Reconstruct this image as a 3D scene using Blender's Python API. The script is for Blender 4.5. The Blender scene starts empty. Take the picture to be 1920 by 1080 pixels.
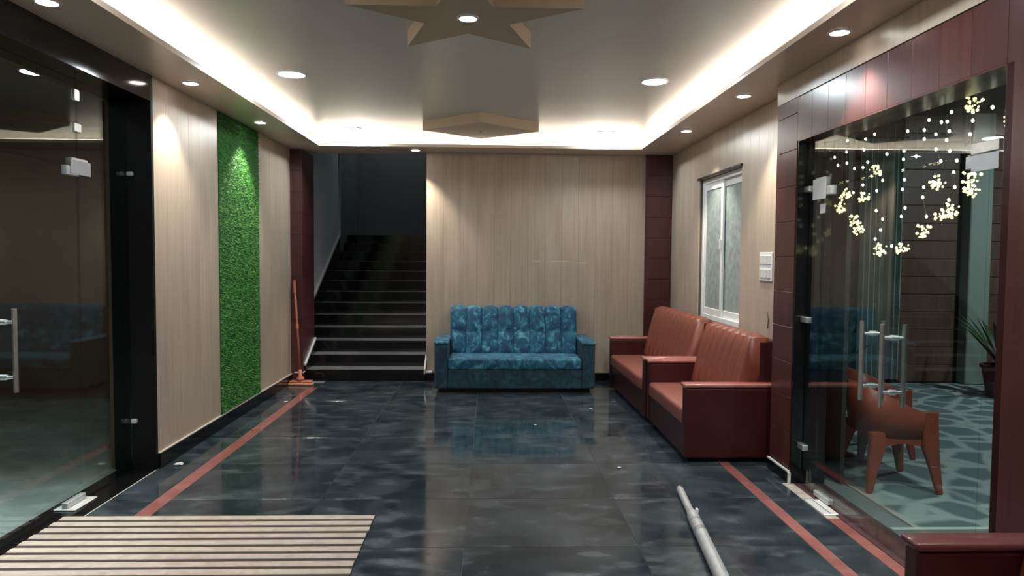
import bpy, bmesh, math, random
from mathutils import Vector, Matrix
random.seed(7)
PI = math.pi
S = bpy.context.scene
C = S.collection

# ------------------------------------------------------------------ camera
cam_d = bpy.data.cameras.new('camera'); cam = bpy.data.objects.new('camera', cam_d); C.objects.link(cam)
cam_d.sensor_width = 36.0; cam_d.lens = 36.0 * 1320 / 1920; cam_d.clip_start = 0.05
r_ = Vector((0.999497, -0.030847, 0.007392)); d_ = Vector((0.005931, -0.047189, -0.998868)); f_ = Vector((0.03116, 0.99841, -0.046983))
m4 = Matrix.Identity(4)
for i in range(3):
    m4[i][0] = r_[i]; m4[i][1] = -d_[i]; m4[i][2] = -f_[i]
m4.translation = (0, 0, 1.55)
cam.matrix_world = m4
S.camera = cam

# ------------------------------------------------------------------ world, exposure
w = bpy.data.worlds.new('night'); S.world = w; w.use_nodes = True
w.node_tree.nodes['Background'].inputs[0].default_value = (0.02, 0.025, 0.035, 1)
w.node_tree.nodes['Background'].inputs[1].default_value = 0.25
S.view_settings.view_transform = 'Standard'; S.view_settings.look = 'None'
S.view_settings.exposure = 0.5; S.view_settings.gamma = 1.0; S.view_settings.use_curve_mapping = False

COVE = 12.5        # LED strip emission
SPOT = 70.0        # watts of each small downlight
PANEL = 13.0       # watts of each round panel light

# ------------------------------------------------------------------ materials
MATS = {}
def nt(name):
    m = bpy.data.materials.new(name); m.use_nodes = True; MATS[name] = m
    n = m.node_tree.nodes; l = m.node_tree.links
    return m, n, l, n['Principled BSDF']
def plain(name, col, rough=.5, metal=0., spec=.5, var=.0, scale=8., bump=0.):
    m, n, l, b = nt(name)
    b.inputs['Roughness'].default_value = rough; b.inputs['Metallic'].default_value = metal
    b.inputs['Specular IOR Level'].default_value = spec
    tc = n.new('ShaderNodeTexCoord'); nz = n.new('ShaderNodeTexNoise'); nz.inputs['Scale'].default_value = scale
    nz.inputs['Detail'].default_value = 4
    l.new(tc.outputs['Object'], nz.inputs['Vector'])
    cr = n.new('ShaderNodeValToRGB')
    cr.color_ramp.elements[0].position = .3; cr.color_ramp.elements[1].position = .7
    cr.color_ramp.elements[0].color = tuple(c * (1 - var) for c in col) + (1,)
    cr.color_ramp.elements[1].color = tuple(min(1, c * (1 + var)) for c in col) + (1,)
    l.new(nz.outputs[0], cr.inputs[0]); l.new(cr.outputs[0], b.inputs['Base Color'])
    if bump:
        bp = n.new('ShaderNodeBump'); bp.inputs['Strength'].default_value = bump; bp.inputs['Distance'].default_value = .01
        l.new(nz.outputs[0], bp.inputs['Height']); l.new(bp.outputs[0], b.inputs['Normal'])
    return m
def emit(name, col, s):
    m, n, l, b = nt(name)
    b.inputs['Base Color'].default_value = (.8, .8, .8, 1)
    b.inputs['Emission Color'].default_value = col + (1,); b.inputs['Emission Strength'].default_value = s
    return m
def rand_vec(n, l, amount=50.):
    tc = n.new('ShaderNodeTexCoord'); oi = n.new('ShaderNodeObjectInfo'); ad = n.new('ShaderNodeVectorMath'); ad.operation = 'ADD'
    mu = n.new('ShaderNodeMath'); mu.operation = 'MULTIPLY'; mu.inputs[1].default_value = amount
    l.new(oi.outputs['Random'], mu.inputs[0]); l.new(tc.outputs['Object'], ad.inputs[0]); l.new(mu.outputs[0], ad.inputs[1])
    return ad.outputs[0], oi
def wood(name, c0, c1, rough=.33, dark=None):
    """laminate with grain along local Z"""
    m, n, l, b = nt(name)
    v, oi = rand_vec(n, l, 37.)
    mp = n.new('ShaderNodeMapping'); mp.inputs['Scale'].default_value = (38, 38, 1.1); l.new(v, mp.inputs[0])
    nz = n.new('ShaderNodeTexNoise'); nz.inputs['Scale'].default_value = 1; nz.inputs['Detail'].default_value = 5; l.new(mp.outputs[0], nz.inputs['Vector'])
    mp2 = n.new('ShaderNodeMapping'); mp2.inputs['Scale'].default_value = (6, 6, 1.6); l.new(v, mp2.inputs[0])
    nz2 = n.new('ShaderNodeTexNoise'); nz2.inputs['Scale'].default_value = 1; nz2.inputs['Detail'].default_value = 3; l.new(mp2.outputs[0], nz2.inputs['Vector'])
    mx = n.new('ShaderNodeMath'); mx.operation = 'MULTIPLY_ADD'; mx.inputs[1].default_value = .55; l.new(nz.outputs[0], mx.inputs[0])
    m2 = n.new('ShaderNodeMath'); m2.operation = 'MULTIPLY'; m2.inputs[1].default_value = .45; l.new(nz2.outputs[0], m2.inputs[0]); l.new(m2.outputs[0], mx.inputs[2])
    cr = n.new('ShaderNodeValToRGB'); cr.color_ramp.elements[0].position = .34; cr.color_ramp.elements[1].position = .66
    cr.color_ramp.elements[0].color = c0 + (1,); cr.color_ramp.elements[1].color = c1 + (1,)
    l.new(mx.outputs[0], cr.inputs[0]); l.new(cr.outputs[0], b.inputs['Base Color'])
    b.inputs['Roughness'].default_value = rough
    bp = n.new('ShaderNodeBump'); bp.inputs['Strength'].default_value = .08; bp.inputs['Distance'].default_value = .003
    l.new(nz.outputs[0], bp.inputs['Height']); l.new(bp.outputs[0], b.inputs['Normal'])
    return m
def granite(name, dark, light, dusty, rough=(.09, .22)):
    m, n, l, b = nt(name)
    v, oi = rand_vec(n, l, 60.)
    n1 = n.new('ShaderNodeTexNoise'); n1.inputs['Scale'].default_value = 2.6; n1.inputs['Detail'].default_value = 7; n1.inputs['Distortion'].default_value = .8; l.new(v, n1.inputs['Vector'])
    c1 = n.new('ShaderNodeValToRGB'); c1.color_ramp.elements[0].position = .38; c1.color_ramp.elements[1].position = .72
    c1.color_ramp.elements[0].color = dark + (1,); c1.color_ramp.elements[1].color = light + (1,); l.new(n1.outputs[0], c1.inputs[0])
    mp = n.new('ShaderNodeMapping'); mp.inputs['Scale'].default_value = (3.2, 6, 3); mp.inputs['Rotation'].default_value = (0, 0, -.6); l.new(v, mp.inputs[0])
    n2 = n.new('ShaderNodeTexNoise'); n2.inputs['Scale'].default_value = 1.3; n2.inputs['Detail'].default_value = 6; l.new(mp.outputs[0], n2.inputs['Vector'])
    c2 = n.new('ShaderNodeValToRGB'); c2.color_ramp.elements[0].position = .54; c2.color_ramp.elements[1].position = .78
    c2.color_ramp.elements[0].color = (0, 0, 0, 1); c2.color_ramp.elements[1].color = (.42, .42, .42, 1); l.new(n2.outputs[0], c2.inputs[0])
    mix = n.new('ShaderNodeMix'); mix.data_type = 'RGBA'; l.new(c2.outputs[0], mix.inputs[0]); l.new(c1.outputs[0], mix.inputs[6]); mix.inputs[7].default_value = dusty + (1,)
    l.new(mix.outputs[2], b.inputs['Base Color'])
    mr = n.new('ShaderNodeMapRange'); mr.inputs['From Min'].default_value = .35; mr.inputs['From Max'].default_value = .7
    mr.inputs['To Min'].default_value = rough[0]; mr.inputs['To Max'].default_value = rough[1]
    l.new(n2.outputs[0], mr.inputs[0]); l.new(mr.outputs[0], b.inputs['Roughness'])
    return m
def glass(name, tint, ior=1.5):
    m = bpy.data.materials.new(name); m.use_nodes = True; n = m.node_tree.nodes; l = m.node_tree.links; n.clear(); MATS[name] = m
    o = n.new('ShaderNodeOutputMaterial'); t = n.new('ShaderNodeBsdfTransparent'); t.inputs[0].default_value = tint + (1,)
    g = n.new('ShaderNodeBsdfGlossy'); g.inputs['Roughness'].default_value = .0; g.inputs[0].default_value = (1, 1, 1, 1)
    fr = n.new('ShaderNodeFresnel')
    # same reflectance on both faces of the slab (the transparent slab does not bend rays)
    ge = n.new('ShaderNodeNewGeometry'); mr = n.new('ShaderNodeMapRange'); mr.inputs['To Min'].default_value = ior; mr.inputs['To Max'].default_value = 1 / ior
    l.new(ge.outputs['Backfacing'], mr.inputs[0]); l.new(mr.outputs[0], fr.inputs[0])
    mx = n.new('ShaderNodeMixShader'); l.new(fr.outputs[0], mx.inputs[0]); l.new(t.outputs[0], mx.inputs[1]); l.new(g.outputs[0], mx.inputs[2]); l.new(mx.outputs[0], o.inputs[0])
    return m
def fabric(name, stops, scale, bump=.3, rough=.75):
    m, n, l, b = nt(name)
    tc = n.new('ShaderNodeTexCoord'); nz = n.new('ShaderNodeTexNoise'); nz.inputs['Scale'].default_value = scale; nz.inputs['Detail'].default_value = 2.5; nz.inputs['Distortion'].default_value = 1.2
    v, oi = rand_vec(n, l, 20.); l.new(v, nz.inputs['Vector'])
    cr = n.new('ShaderNodeValToRGB'); e = cr.color_ramp.elements
    e[0].position, e[0].color = stops[0][0], stops[0][1] + (1,); e[1].position, e[1].color = stops[-1][0], stops[-1][1] + (1,)
    for p_, c_ in stops[1:-1]: x = e.new(p_); x.color = c_ + (1,)
    l.new(nz.outputs[0], cr.inputs[0]); l.new(cr.outputs[0], b.inputs['Base Color']); b.inputs['Roughness'].default_value = rough
    b.inputs['Sheen Weight'].default_value = .08
    n2 = n.new('ShaderNodeTexNoise'); n2.inputs['Scale'].default_value = 350; l.new(tc.outputs['Object'], n2.inputs['Vector'])
    bp = n.new('ShaderNodeBump'); bp.inputs['Strength'].default_value = bump; bp.inputs['Distance'].default_value = .002; l.new(n2.outputs[0], bp.inputs['Height']); l.new(bp.outputs[0], b.inputs['Normal'])
    return m
def carpet_mat(name):
    """teal carpet with pale meandering rings"""
    m, n, l, b = nt(name)
    tc = n.new('ShaderNodeTexCoord'); nz = n.new('ShaderNodeTexNoise'); nz.inputs['Scale'].default_value = 2.; l.new(tc.outputs['Object'], nz.inputs['Vector'])
    mixv = n.new('ShaderNodeMix'); mixv.data_type = 'VECTOR'; mixv.inputs[0].default_value = .12; l.new(tc.outputs['Object'], mixv.inputs[4]); l.new(nz.outputs[1], mixv.inputs[5])
    vo = n.new('ShaderNodeTexVoronoi'); vo.feature = 'DISTANCE_TO_EDGE'; vo.inputs['Scale'].default_value = 3.6; vo.inputs['Randomness'].default_value = .85; l.new(mixv.outputs[1], vo.inputs['Vector'])
    cr = n.new('ShaderNodeValToRGB'); e = cr.color_ramp.elements
    e[0].position, e[0].color = .06, (.26, .31, .295, 1); e[1].position, e[1].color = .15, (.088, .118, .122, 1)
    l.new(vo.outputs[0], cr.inputs[0]); l.new(cr.outputs[0], b.inputs['Base Color']); b.inputs['Roughness'].default_value = .9
    return m

plain('ceiling_paint', (.63, .625, .62), .32, var=.03, scale=2)
plain('soffit_paint', (.60, .50, .405), .35, var=.04, scale=2)
plain('cove_white', (.8, .78, .74), .6)
wood('laminate', (.385, .305, .24), (.49, .405, .325), .33)
plain('black_satin', (.006, .006, .007), .45, spec=.2, var=.3, scale=30)
plain('bright_plate', (.85, .85, .84), .28, .35)
plain('cement', (.34, .31, .28), .85, var=.35, scale=18, bump=.4)
wood('red_board', (.055, .017, .015), (.095, .03, .026), .28)
plain('backing', (.10, .085, .07), .8)
plain('black_granite', (.006, .006, .007), .1, var=.4, scale=40)
granite('floor_granite', (.017, .024, .031), (.052, .066, .077), (.17, .195, .21), (.035, .20))
granite('red_granite', (.22, .075, .07), (.32, .125, .115), (.38, .2, .19), (.12, .25))
granite('mauve_granite', (.07, .035, .036), (.12, .065, .065), (.14, .09, .09), (.15, .3))
plain('joint', (.16, .17, .17), .7)
plain('pale_trim', (.55, .50, .44), .5)
plain('white_plastic', (.78, .8, .8), .35)
plain('white_marble', (.62, .62, .60), .3, var=.08, scale=12)
plain('stair_paint', (.64, .73, .77), .6, var=.04, scale=3)
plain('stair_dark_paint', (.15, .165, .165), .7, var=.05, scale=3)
granite('tread_granite', (.10, .107, .11), (.18, .19, .195), (.28, .28, .28), (.35, .5))
plain('star_cream', (.50, .40, .29), .45, var=.03)
plain('steel', (.85, .86, .87), .25, .85)
plain('brushed_steel', (.72, .72, .73), .34, 1., var=.08, scale=30)
plain('dull_steel', (.52, .52, .54), .4, .45, var=.12, scale=25)
plain('dark_metal', (.03, .025, .02), .4, .5)
glass('door_glass', (.86, .93, .91), 1.38)
plain('frosted', (.30, .36, .36), .25, var=.22, scale=14, bump=.15)
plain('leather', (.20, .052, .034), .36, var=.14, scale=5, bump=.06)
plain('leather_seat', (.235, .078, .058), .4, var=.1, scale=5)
plain('leather_pad_lit', (.34, .125, .11), .22, var=.1, scale=5)  # highlight on the arm tops put into a lighter pad colour
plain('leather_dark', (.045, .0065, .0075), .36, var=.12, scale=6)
fabric('blue_velvet', [(.36, (.005, .052, .112)), (.5, (.008, .092, .17)), (.60, (.03, .18, .27)), (.70, (.12, .33, .39))], 11)
fabric('blue_dark', [(.36, (.005, .026, .046)), (.55, (.009, .045, .072)), (.72, (.022, .085, .12))], 9)
plain('turf_back', (.012, .07, .012), .9)
m, n, l, b = nt('turf')
v, oi = rand_vec(n, l, 0.)
nz = n.new('ShaderNodeTexNoise'); nz.inputs['Scale'].default_value = 60; l.new(v, nz.inputs['Vector'])
cr = n.new('ShaderNodeValToRGB'); cr.color_ramp.elements[0].position = .3; cr.color_ramp.elements[1].position = .7
cr.color_ramp.elements[0].color = (.035, .19, .03, 1); cr.color_ramp.elements[1].color = (.12, .42, .075, 1)
l.new(nz.outputs[0], cr.inputs[0]); l.new(cr.outputs[0], b.inputs['Base Color']); b.inputs['Roughness'].default_value = .55
fabric('mat_rib', [(.3, (.40, .33, .28)), (.7, (.52, .445, .39))], 9, .5, .85)
plain('mat_base', (.045, .032, .025), .9)
plain('mop_orange', (.50, .16, .09), .45, var=.1)
plain('mop_handle', (.36, .11, .08), .4, var=.1)
plain('mop_pad', (.72, .33, .20), .8, var=.15, scale=40)
plain('chair_plastic', (.24, .05, .024), .42, var=.08, scale=4)
carpet_mat('carpet')
plain('carpet_trim', (.42, .46, .40), .6)
wood('walnut', (.07, .036, .026), (.12, .064, .046), .5)
plain('olive_curtain', (.12, .15, .12), .8, var=.25, scale=5)
plain('grey_curtain', (.22, .26, .24), .8, var=.2, scale=4)
plain('pale_column', (.2, .235, .21), .6)
plain('dark_wall', (.022, .020, .02), .7)
plain('lobby_wall', (.15, .085, .05), .6, var=.15, scale=3)
granite('lobby_marble', (.16, .175, .17), (.26, .28, .275), (.33, .35, .35), (.25, .4))
plain('pot_red', (.07, .008, .014), .4)
plain('leaf', (.012, .04, .012), .5, var=.4, scale=10)
plain('soil', (.02, .014, .01), .9)
plain('paper', (.46, .46, .47), .7, var=.05)
plain('wire', (.05, .045, .03), .5)
emit('led_strip', (1., .885, .73), COVE)
emit('panel_glow', (.90, .97, 1.), 9)
emit('spot_glow', (1., .96, .88), 14)
emit('fairy_white', (1., .90, .62), 3.0)
emit('fairy_gold', (1., .80, .32), 1.5)

# ------------------------------------------------------------------ helpers
def link(name, me, mat=None, parent=None, loc=None, rot=None, smooth=False):
    o = bpy.data.objects.new(name, me); C.objects.link(o)
    if mat is not None and not me.materials: me.materials.append(MATS[mat])
    if parent is not None: o.parent = parent
    if loc is not None: o.location = loc
    if rot is not None: o.rotation_euler = rot
    if smooth:
        for p_ in me.polygons: p_.use_smooth = True
    return o
def pd(name, verts, faces):
    me = bpy.data.meshes.new(name); me.from_pydata(verts, [], faces); me.update(); return me
def fin(bm, name):
    bmesh.ops.recalc_face_normals(bm, faces=bm.faces)
    me = bpy.data.meshes.new(name); bm.to_mesh(me); bm.free(); return me
def add_box(bm, x0, x1, y0, y1, z0, z1):
    vs = [bm.verts.new((x, y, z)) for x in (x0, x1) for y in (y0, y1) for z in (z0, z1)]
    for q in ((0, 1, 3, 2), (4, 6, 7, 5), (0, 4, 5, 1), (2, 3, 7, 6), (0, 2, 6, 4), (1, 5, 7, 3)): bm.faces.new([vs[i] for i in q])
def boxm(name, *bs, bevel=0., seg=1):
    bm = bmesh.new()
    for b_ in bs: add_box(bm, *b_)
    if bevel: bmesh.ops.bevel(bm, geom=bm.edges[:], offset=bevel, segments=seg, profile=.5, affect='EDGES')
    return fin(bm, name)
def box(name, b_, mat, parent=None, bevel=0., seg=1, smooth=False):
    """box b_ in parent space; origin at its centre"""
    c = ((b_[0] + b_[1]) / 2, (b_[2] + b_[3]) / 2, (b_[4] + b_[5]) / 2)
    h = ((b_[1] - b_[0]) / 2, (b_[3] - b_[2]) / 2, (b_[5] - b_[4]) / 2)
    me = boxm(name, (-h[0], h[0], -h[1], h[1], -h[2], h[2]), bevel=bevel, seg=seg)
    return link(name, me, mat, parent, c, smooth=smooth)
def boxes(name, bs, mat, parent=None, bevel=0.):
    return link(name, boxm(name, *bs, bevel=bevel), mat, parent)
def tube_mesh(name, pts, radii, seg=12, cap=True):
    bm = bmesh.new(); rings = []
    pts = [Vector(p_) for p_ in pts]
    if not hasattr(radii, '__len__'): radii = [radii] * len(pts)
    for i, p_ in enumerate(pts):
        t = (pts[min(i + 1, len(pts) - 1)] - pts[max(i - 1, 0)]).normalized()
        a = t.orthogonal().normalized() if i == 0 else (prev - t * prev.dot(t)).normalized()
        prev = a; b_ = t.cross(a)
        rings.append([bm.verts.new(p_ + (a * math.cos(2 * PI * k / seg) + b_ * math.sin(2 * PI * k / seg)) * radii[i]) for k in range(seg)])
    for i in range(len(rings) - 1):
        for k in range(seg): bm.faces.new((rings[i][k], rings[i][(k + 1) % seg], rings[i + 1][(k + 1) % seg], rings[i + 1][k]))
    if cap: bm.faces.new(rings[0]); bm.faces.new(rings[-1])
    return fin(bm, name)
def lathe(name, prof, seg=24):
    bm = bmesh.new(); rings = []
    for r0, z0 in prof: rings.append([bm.verts.new((r0 * math.cos(2 * PI * k / seg), r0 * math.sin(2 * PI * k / seg), z0)) for k in range(seg)])
    for i in range(len(rings) - 1):
        for k in range(seg): bm.faces.new((rings[i][k], rings[i][(k + 1) % seg], rings[i + 1][(k + 1) % seg], rings[i + 1][k]))
    bm.faces.new(rings[0]); bm.faces.new(rings[-1])
    return fin(bm, name)
def prism(name, poly, z0, z1):
    bm = bmesh.new(); a = [bm.verts.new((x, y, z0)) for x, y in poly]; b_ = [bm.verts.new((x, y, z1)) for x, y in poly]
    bm.faces.new(a); bm.faces.new(b_)
    for i in range(len(poly)): j = (i + 1) % len(poly); bm.faces.new((a[i], a[j], b_[j], b_[i]))
    return fin(bm, name)
def empty(name, loc=(0, 0, 0), rz=0.):
    o = bpy.data.objects.new(name, None); C.objects.link(o); o.location = loc; o.rotation_euler = (0, 0, rz); o.empty_display_size = .1; return o
def tag(o, label, cat, group=None):
    o['label'] = label; o['category'] = cat
    if group: o['group'] = group
    return o
def struct(o, label=None, cat=None):
    o['kind'] = 'structure'
    if label: o['label'] = label
    if cat: o['category'] = cat
    return o
def copy_tree(o, parent=None):
    c = o.copy(); C.objects.link(c)
    if parent is not None: c.parent = parent
    for ch in list(o.children): copy_tree(ch, c)
    return c

# ------------------------------------------------------------------ dimensions (metres; x right, y into the room)
XL, XR, YB, YF = -2.37, 2.22, 8.65, -1.5
ZS, ZC = 2.78, 2.95                 # soffit and raised ceiling
GL, GR = -2.54, 2.12                # glass planes
PR = 2.06                           # red pilaster / door wall plane on the right

# ------------------------------------------------------------------ floor
fl = boxes('floor', [(-2.37, 2.28, YF, YB, -.12, -.004), (-2.50, -.78, YB, 9.0, -.12, -.004)], 'joint')
struct(fl, 'dark polished granite floor with two red border strips', 'floor')
COLS = [-1.99, -1.06, -.13, .80, 1.73]
dy = .745; y0 = 5.16 - 8 * dy
tile = boxm('floor_tile', (-.4635, .4635, -.371, .371, -.02, 0), bevel=.001)
for i in range(4):
    for k in range(13):
        ya = y0 + k * dy
        if ya + dy > 8.36: continue
        link('floor_tile', tile, 'floor_granite', fl, ((COLS[i] + COLS[i + 1]) / 2, ya + dy / 2, 0))
kt = 0
while y0 + (kt + 1) * dy <= 8.36: kt += 1
YE = y0 + kt * dy
# end band in front of the stairs
for i in range(4):
    box('floor_tile', (COLS[i] + .0015, COLS[i + 1] - .0015, YE + .004, YB - .002, -.02, 0), 'floor_granite', fl, .001)
stl = boxm('border_tile_l', (-.137, .137, -.371, .371, -.02, 0), bevel=.001)
str_ = boxm('border_tile_r', (-.098, .098, -.371, .371, -.02, 0), bevel=.001)
red1 = boxm('red_strip_a', (-.0475, .0475, -.371, .371, -.02, 0), bevel=.001)
red2 = boxm('red_strip_b', (-.036, .036, -.371, .371, -.02, 0), bevel=.001)
for k in range(kt):
    yc = y0 + (k + .5) * dy
    link('border_tile', stl, 'floor_granite', fl, (-2.230, yc, 0))
    link('red_strip', red1, 'red_granite', fl, (-2.040, yc, 0))
    link('red_strip', red2, 'red_granite', fl, (1.769, yc, 0))
    link('border_tile', str_, 'floor_granite', fl, (1.908, yc, 0))
    if yc < 4.1: link('red_strip', red2, 'red_granite', fl, (2.046, yc, 0))
box('border_tile', (-2.367, -1.993, YE + .004, 8.44, -.02, 0), 'floor_granite', fl, .001)
box('border_tile', (1.733, 2.215, YE + .004, YB - .002, -.02, 0), 'floor_granite', fl, .001)
box('border_tile', (2.01, 2.215, 5.02, YE, -.02, 0), 'floor_granite', fl, .001)
# rough cement patch at the foot of the right pilaster
box('cement_patch', (2.008, 2.083, 4.05, 4.70, -.02, .001), 'cement', fl)
box('border_tile', (2.01, 2.215, 4.70, 5.02, -.02, 0), 'floor_granite', fl, .001)
# thresholds
box('joint_line', (-2.3755, -2.3685, 1.6, 5.06, -.02, .0002), 'pale_trim', fl)
box('threshold', (-2.645, -2.376, 1.6, 5.06, -.05, 0), 'black_granite', fl, .001)
box('threshold', (2.085, 2.29, 2.79, 4.70, -.05, .004), 'mauve_granite', fl, .002)

# ------------------------------------------------------------------ ceilings
ce = boxes('ceiling', [(-2.45, 2.30, YF, 8.60, ZC, ZC + .08)], 'ceiling_paint'); struct(ce, 'grey raised ceiling panel with glowing cove edge', 'ceiling')
CXL, CXR, CYB, CYF = -1.96, 1.74, 8.17, -.6
sof = boxes('ceiling', [(-2.66, CXL, YF, 8.80, ZS, ZS + .035), (CXR, 2.34, YF, 8.80, ZS, ZS + .035), (CXL, CXR, CYB, 8.80, ZS, ZS + .035), (CXL, CXR, YF, CYF, ZS, ZS + .035)], 'soffit_paint')
struct(sof, 'lowered brown soffit ring around the room', 'ceiling')
rise = boxes('trim_1', [(CXL - .20, CXL - .17, CYF - .2, CYB + .2, ZS + .035, ZC), (CXR + .17, CXR + .20, CYF - .2, CYB + .2, ZS + .035, ZC),
                        (CXL - .17, CXR + .17, CYB + .17, CYB + .20, ZS + .035, ZC), (CXL - .17, CXR + .17, CYF - .20, CYF - .17, ZS + .035, ZC)], 'cove_white')
struct(rise, 'white cove riser behind the soffit lip', 'trim')
zl = ZS + .037
def led(b_, label):
    o = box('led_strip', b_, 'led_strip'); tag(o, label, 'light strip', 'cove light strips'); return o
led((CXL - .10, CXL - .07, CYF, CYB, zl, zl + .012), 'warm white strip light hidden in the left ceiling cove')
led((CXR + .07, CXR + .10, CYF, CYB, zl, zl + .012), 'warm white strip light hidden in the right ceiling cove')
led((CXL, CXR, CYB + .07, CYB + .10, zl, zl + .012), 'warm white strip light hidden in the far ceiling cove over the stairs')
led((CXL, CXR, CYF - .10, CYF - .07, zl, zl + .012), 'warm white strip light in the cove behind the viewer')

# ------------------------------------------------------------------ walls
def boards_y(parent, x, sign, y0, y1, z0, z1, wid, mat, name='wall_board', th=.012):
    n_ = max(1, round((y1 - y0) / wid)); wd = (y1 - y0) / n_
    me = boxm(name, (-th / 2, th / 2, -wd / 2 + .0006, wd / 2 - .0006, -(z1 - z0) / 2, (z1 - z0) / 2), bevel=.0012)
    for i in range(n_): link(name, me, mat, parent, (x + sign * th / 2, y0 + (i + .5) * wd, (z0 + z1) / 2))
def boards_x(parent, y, x0, x1, z0, z1, wid, mat, name='wall_board', th=.012):
    n_ = max(1, round((x1 - x0) / wid)); wd = (x1 - x0) / n_
    me = boxm(name, (-wd / 2 + .0006, wd / 2 - .0006, -th / 2, th / 2, -(z1 - z0) / 2, (z1 - z0) / 2), bevel=.0012)
    for i in range(n_): link(name, me, mat, parent, (x0 + (i + .5) * wd, y - th / 2, (z0 + z1) / 2))

wl = boxes('wall_left', [(-2.66, XL - .012, 5.06, 8.44, 0, ZS), (-2.66, -2.36, YF, 1.6, 0, ZS)], 'backing'); struct(wl, 'left wall of beige wood-grain boards', 'wall')
boards_y(wl, XL - .012, 1, 5.062, 6.235, .115, ZS, .196, 'laminate')
boards_y(wl, XL - .012, 1, 7.30, 8.44, .115, ZS, .19, 'laminate')
boards_y(wl, -2.36, 1, YF, 1.6, .115, ZS, .2, 'laminate')
bl = box('baseboard_left', (XL - .012, XL + .018, 5.062, 8.44, .0, .108), 'black_granite', None, .002); struct(bl, 'black granite skirting below the left wall', 'skirting')
bt = link('top_trim', boxm('top_trim', (-.012, .012, -1.688, 1.688, -.004, .004)), 'pale_trim', bl, (-.002, 0, .058))
# left door surround of black granite
jl = boxes('trim_2', [(-2.66, XL, 5.03, 5.06, 0, ZS)], 'black_satin'); struct(jl, 'black granite jamb beside the left glass door', 'trim')
hl = boxes('trim_3', [(-2.66, XL, 1.6, 5.03, 2.60, ZS)], 'black_granite'); struct(hl, 'black granite lintel above the left glass door', 'trim')

wb = boxes('wall_back', [(-.78, 2.30, YB, 8.80, 0, ZS)], 'backing'); struct(wb, 'far wall of beige wood-grain boards behind the blue sofa', 'wall')
boards_x(wb, YB, -.78, 1.91, .095, ZS, .207, 'laminate')
bb = box('baseboard_back', (-.78, 1.91, YB - .02, YB, 0, .093), 'black_granite', None, .002); struct(bb, 'black skirting along the far wall', 'skirting')
# scuff marks on the far wall
for k, (x0, z, ln, an) in enumerate(((.56, 1.475, .10, .12), (.86, 1.475, .22, -.06), (1.12, 1.46, .12, -.03))):
    box('plaster_smear', (x0 - ln / 2, x0 + ln / 2, YB - .0135, YB - .0121, z - .007, z + .007), 'pale_trim', wb)
def pil(name, b_, faces, label):
    o = boxes(name, [b_], 'backing'); struct(o, label, 'trim'); return o
# dark red pilaster in the far right corner
p1 = pil('trim_4', (1.91, 2.218, 8.60, YB - .001, 0, ZS), None, 'dark red pilaster in the far right corner')
zz = 0.
hb = (ZS) / 11
for k in range(11): box('pilaster_board', (1.908, 2.217, 8.588, 8.60, k * hb + .001, (k + 1) * hb - .001), 'red_board', p1, .002); box('pilaster_board', (1.898, 1.91, 8.60, YB - .013, k * hb + .001, (k + 1) * hb - .001), 'red_board', p1, .002)
# dark red pillar left of the stairs
p2 = pil('trim_5', (-2.50, -2.242, 8.452, 9.0, 0, ZS), None, 'dark red pillar left of the staircase')
for k in range(11):
    box('pilaster_board', (-2.37, -2.242, 8.44, 8.452, k * hb + .001, (k + 1) * hb - .001), 'red_board', p2, .002)
    box('pilaster_board', (-2.242, -2.23, 8.44, 9.0, k * hb + .001, (k + 1) * hb - .001), 'red_board', p2, .002)

# right wall with window opening
WY0, WY1, WZ0, WZ1 = 6.20, 7.46, .90, 2.35
wr = boxes('wall_right', [(XR + .012, 2.40, 5.05, WY0, 0, ZS), (XR + .012, 2.40, WY1, 8.80, 0, ZS), (XR + .012, 2.40, WY0, WY1, 0, WZ0), (XR + .012, 2.40, WY0, WY1, WZ1, ZS),
                          (PR + .012, 2.40, YF, 2.75, 0, ZS)], 'backing')
struct(wr, 'right wall of beige wood-grain boards with a window', 'wall')
boards_y(wr, XR + .012, -1, 5.05, WY0, .0, ZS, .19, 'laminate')
boards_y(wr, XR + .012, -1, WY1, 8.588, .0, ZS, .19, 'laminate')
boards_y(wr, XR + .012, -1, WY0, WY1, .0, WZ0, .21, 'laminate')
boards_y(wr, XR + .012, -1, WY0, WY1, WZ1, ZS, .21, 'laminate')
boards_y(wr, PR + .012, -1, YF, 2.79, .0, 2.62, .21, 'red_board')
# red pilaster beside the right glass door, stacked panels
p3 = pil('trim_6', (PR + .012, 2.29, 4.70, 5.05, 0, ZS), None, 'dark red panelled pilaster beside the right glass door')
zs = [.0, .1] + [.1 + .242 * k for k in range(1, 12)]
for k in range(1, len(zs) - 1):
    z1 = min(zs[k + 1], ZS)
    box('pilaster_board', (PR, PR + .012, 4.72, 5.05, zs[k] + .001, z1 - .001), 'red_board', p3, .002)
b3 = box('baseboard_right', (PR - .012, PR, 4.70, 5.06, 0, .075), 'black_granite', None, .001); struct(b3, 'short black skirting at the foot of the right pilaster', 'skirting')
link('white_edge', boxm('white_edge', (-.009, .009, -.18, .18, -.005, .005)), 'white_marble', b3, (-.001, 0, .042))
link('white_edge', boxm('white_edge2', (-.009, .009, -.007, .007, -.038, .038)), 'white_marble', b3, (-.001, -.187, 0))
j3 = boxes('trim_7', [(PR, 2.29, 4.688, 4.70, 0, 2.33), (2.14, 2.29, 4.676, 4.688, 0, 2.33)], 'black_granite'); struct(j3, 'black reveal of the right glass door', 'trim')
j4 = boxes('trim_8', [(PR + .0, 2.29, 2.75, 2.79, 0, 2.33)], 'red_board'); struct(j4, 'dark red near jamb of the right glass door', 'trim')
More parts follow.
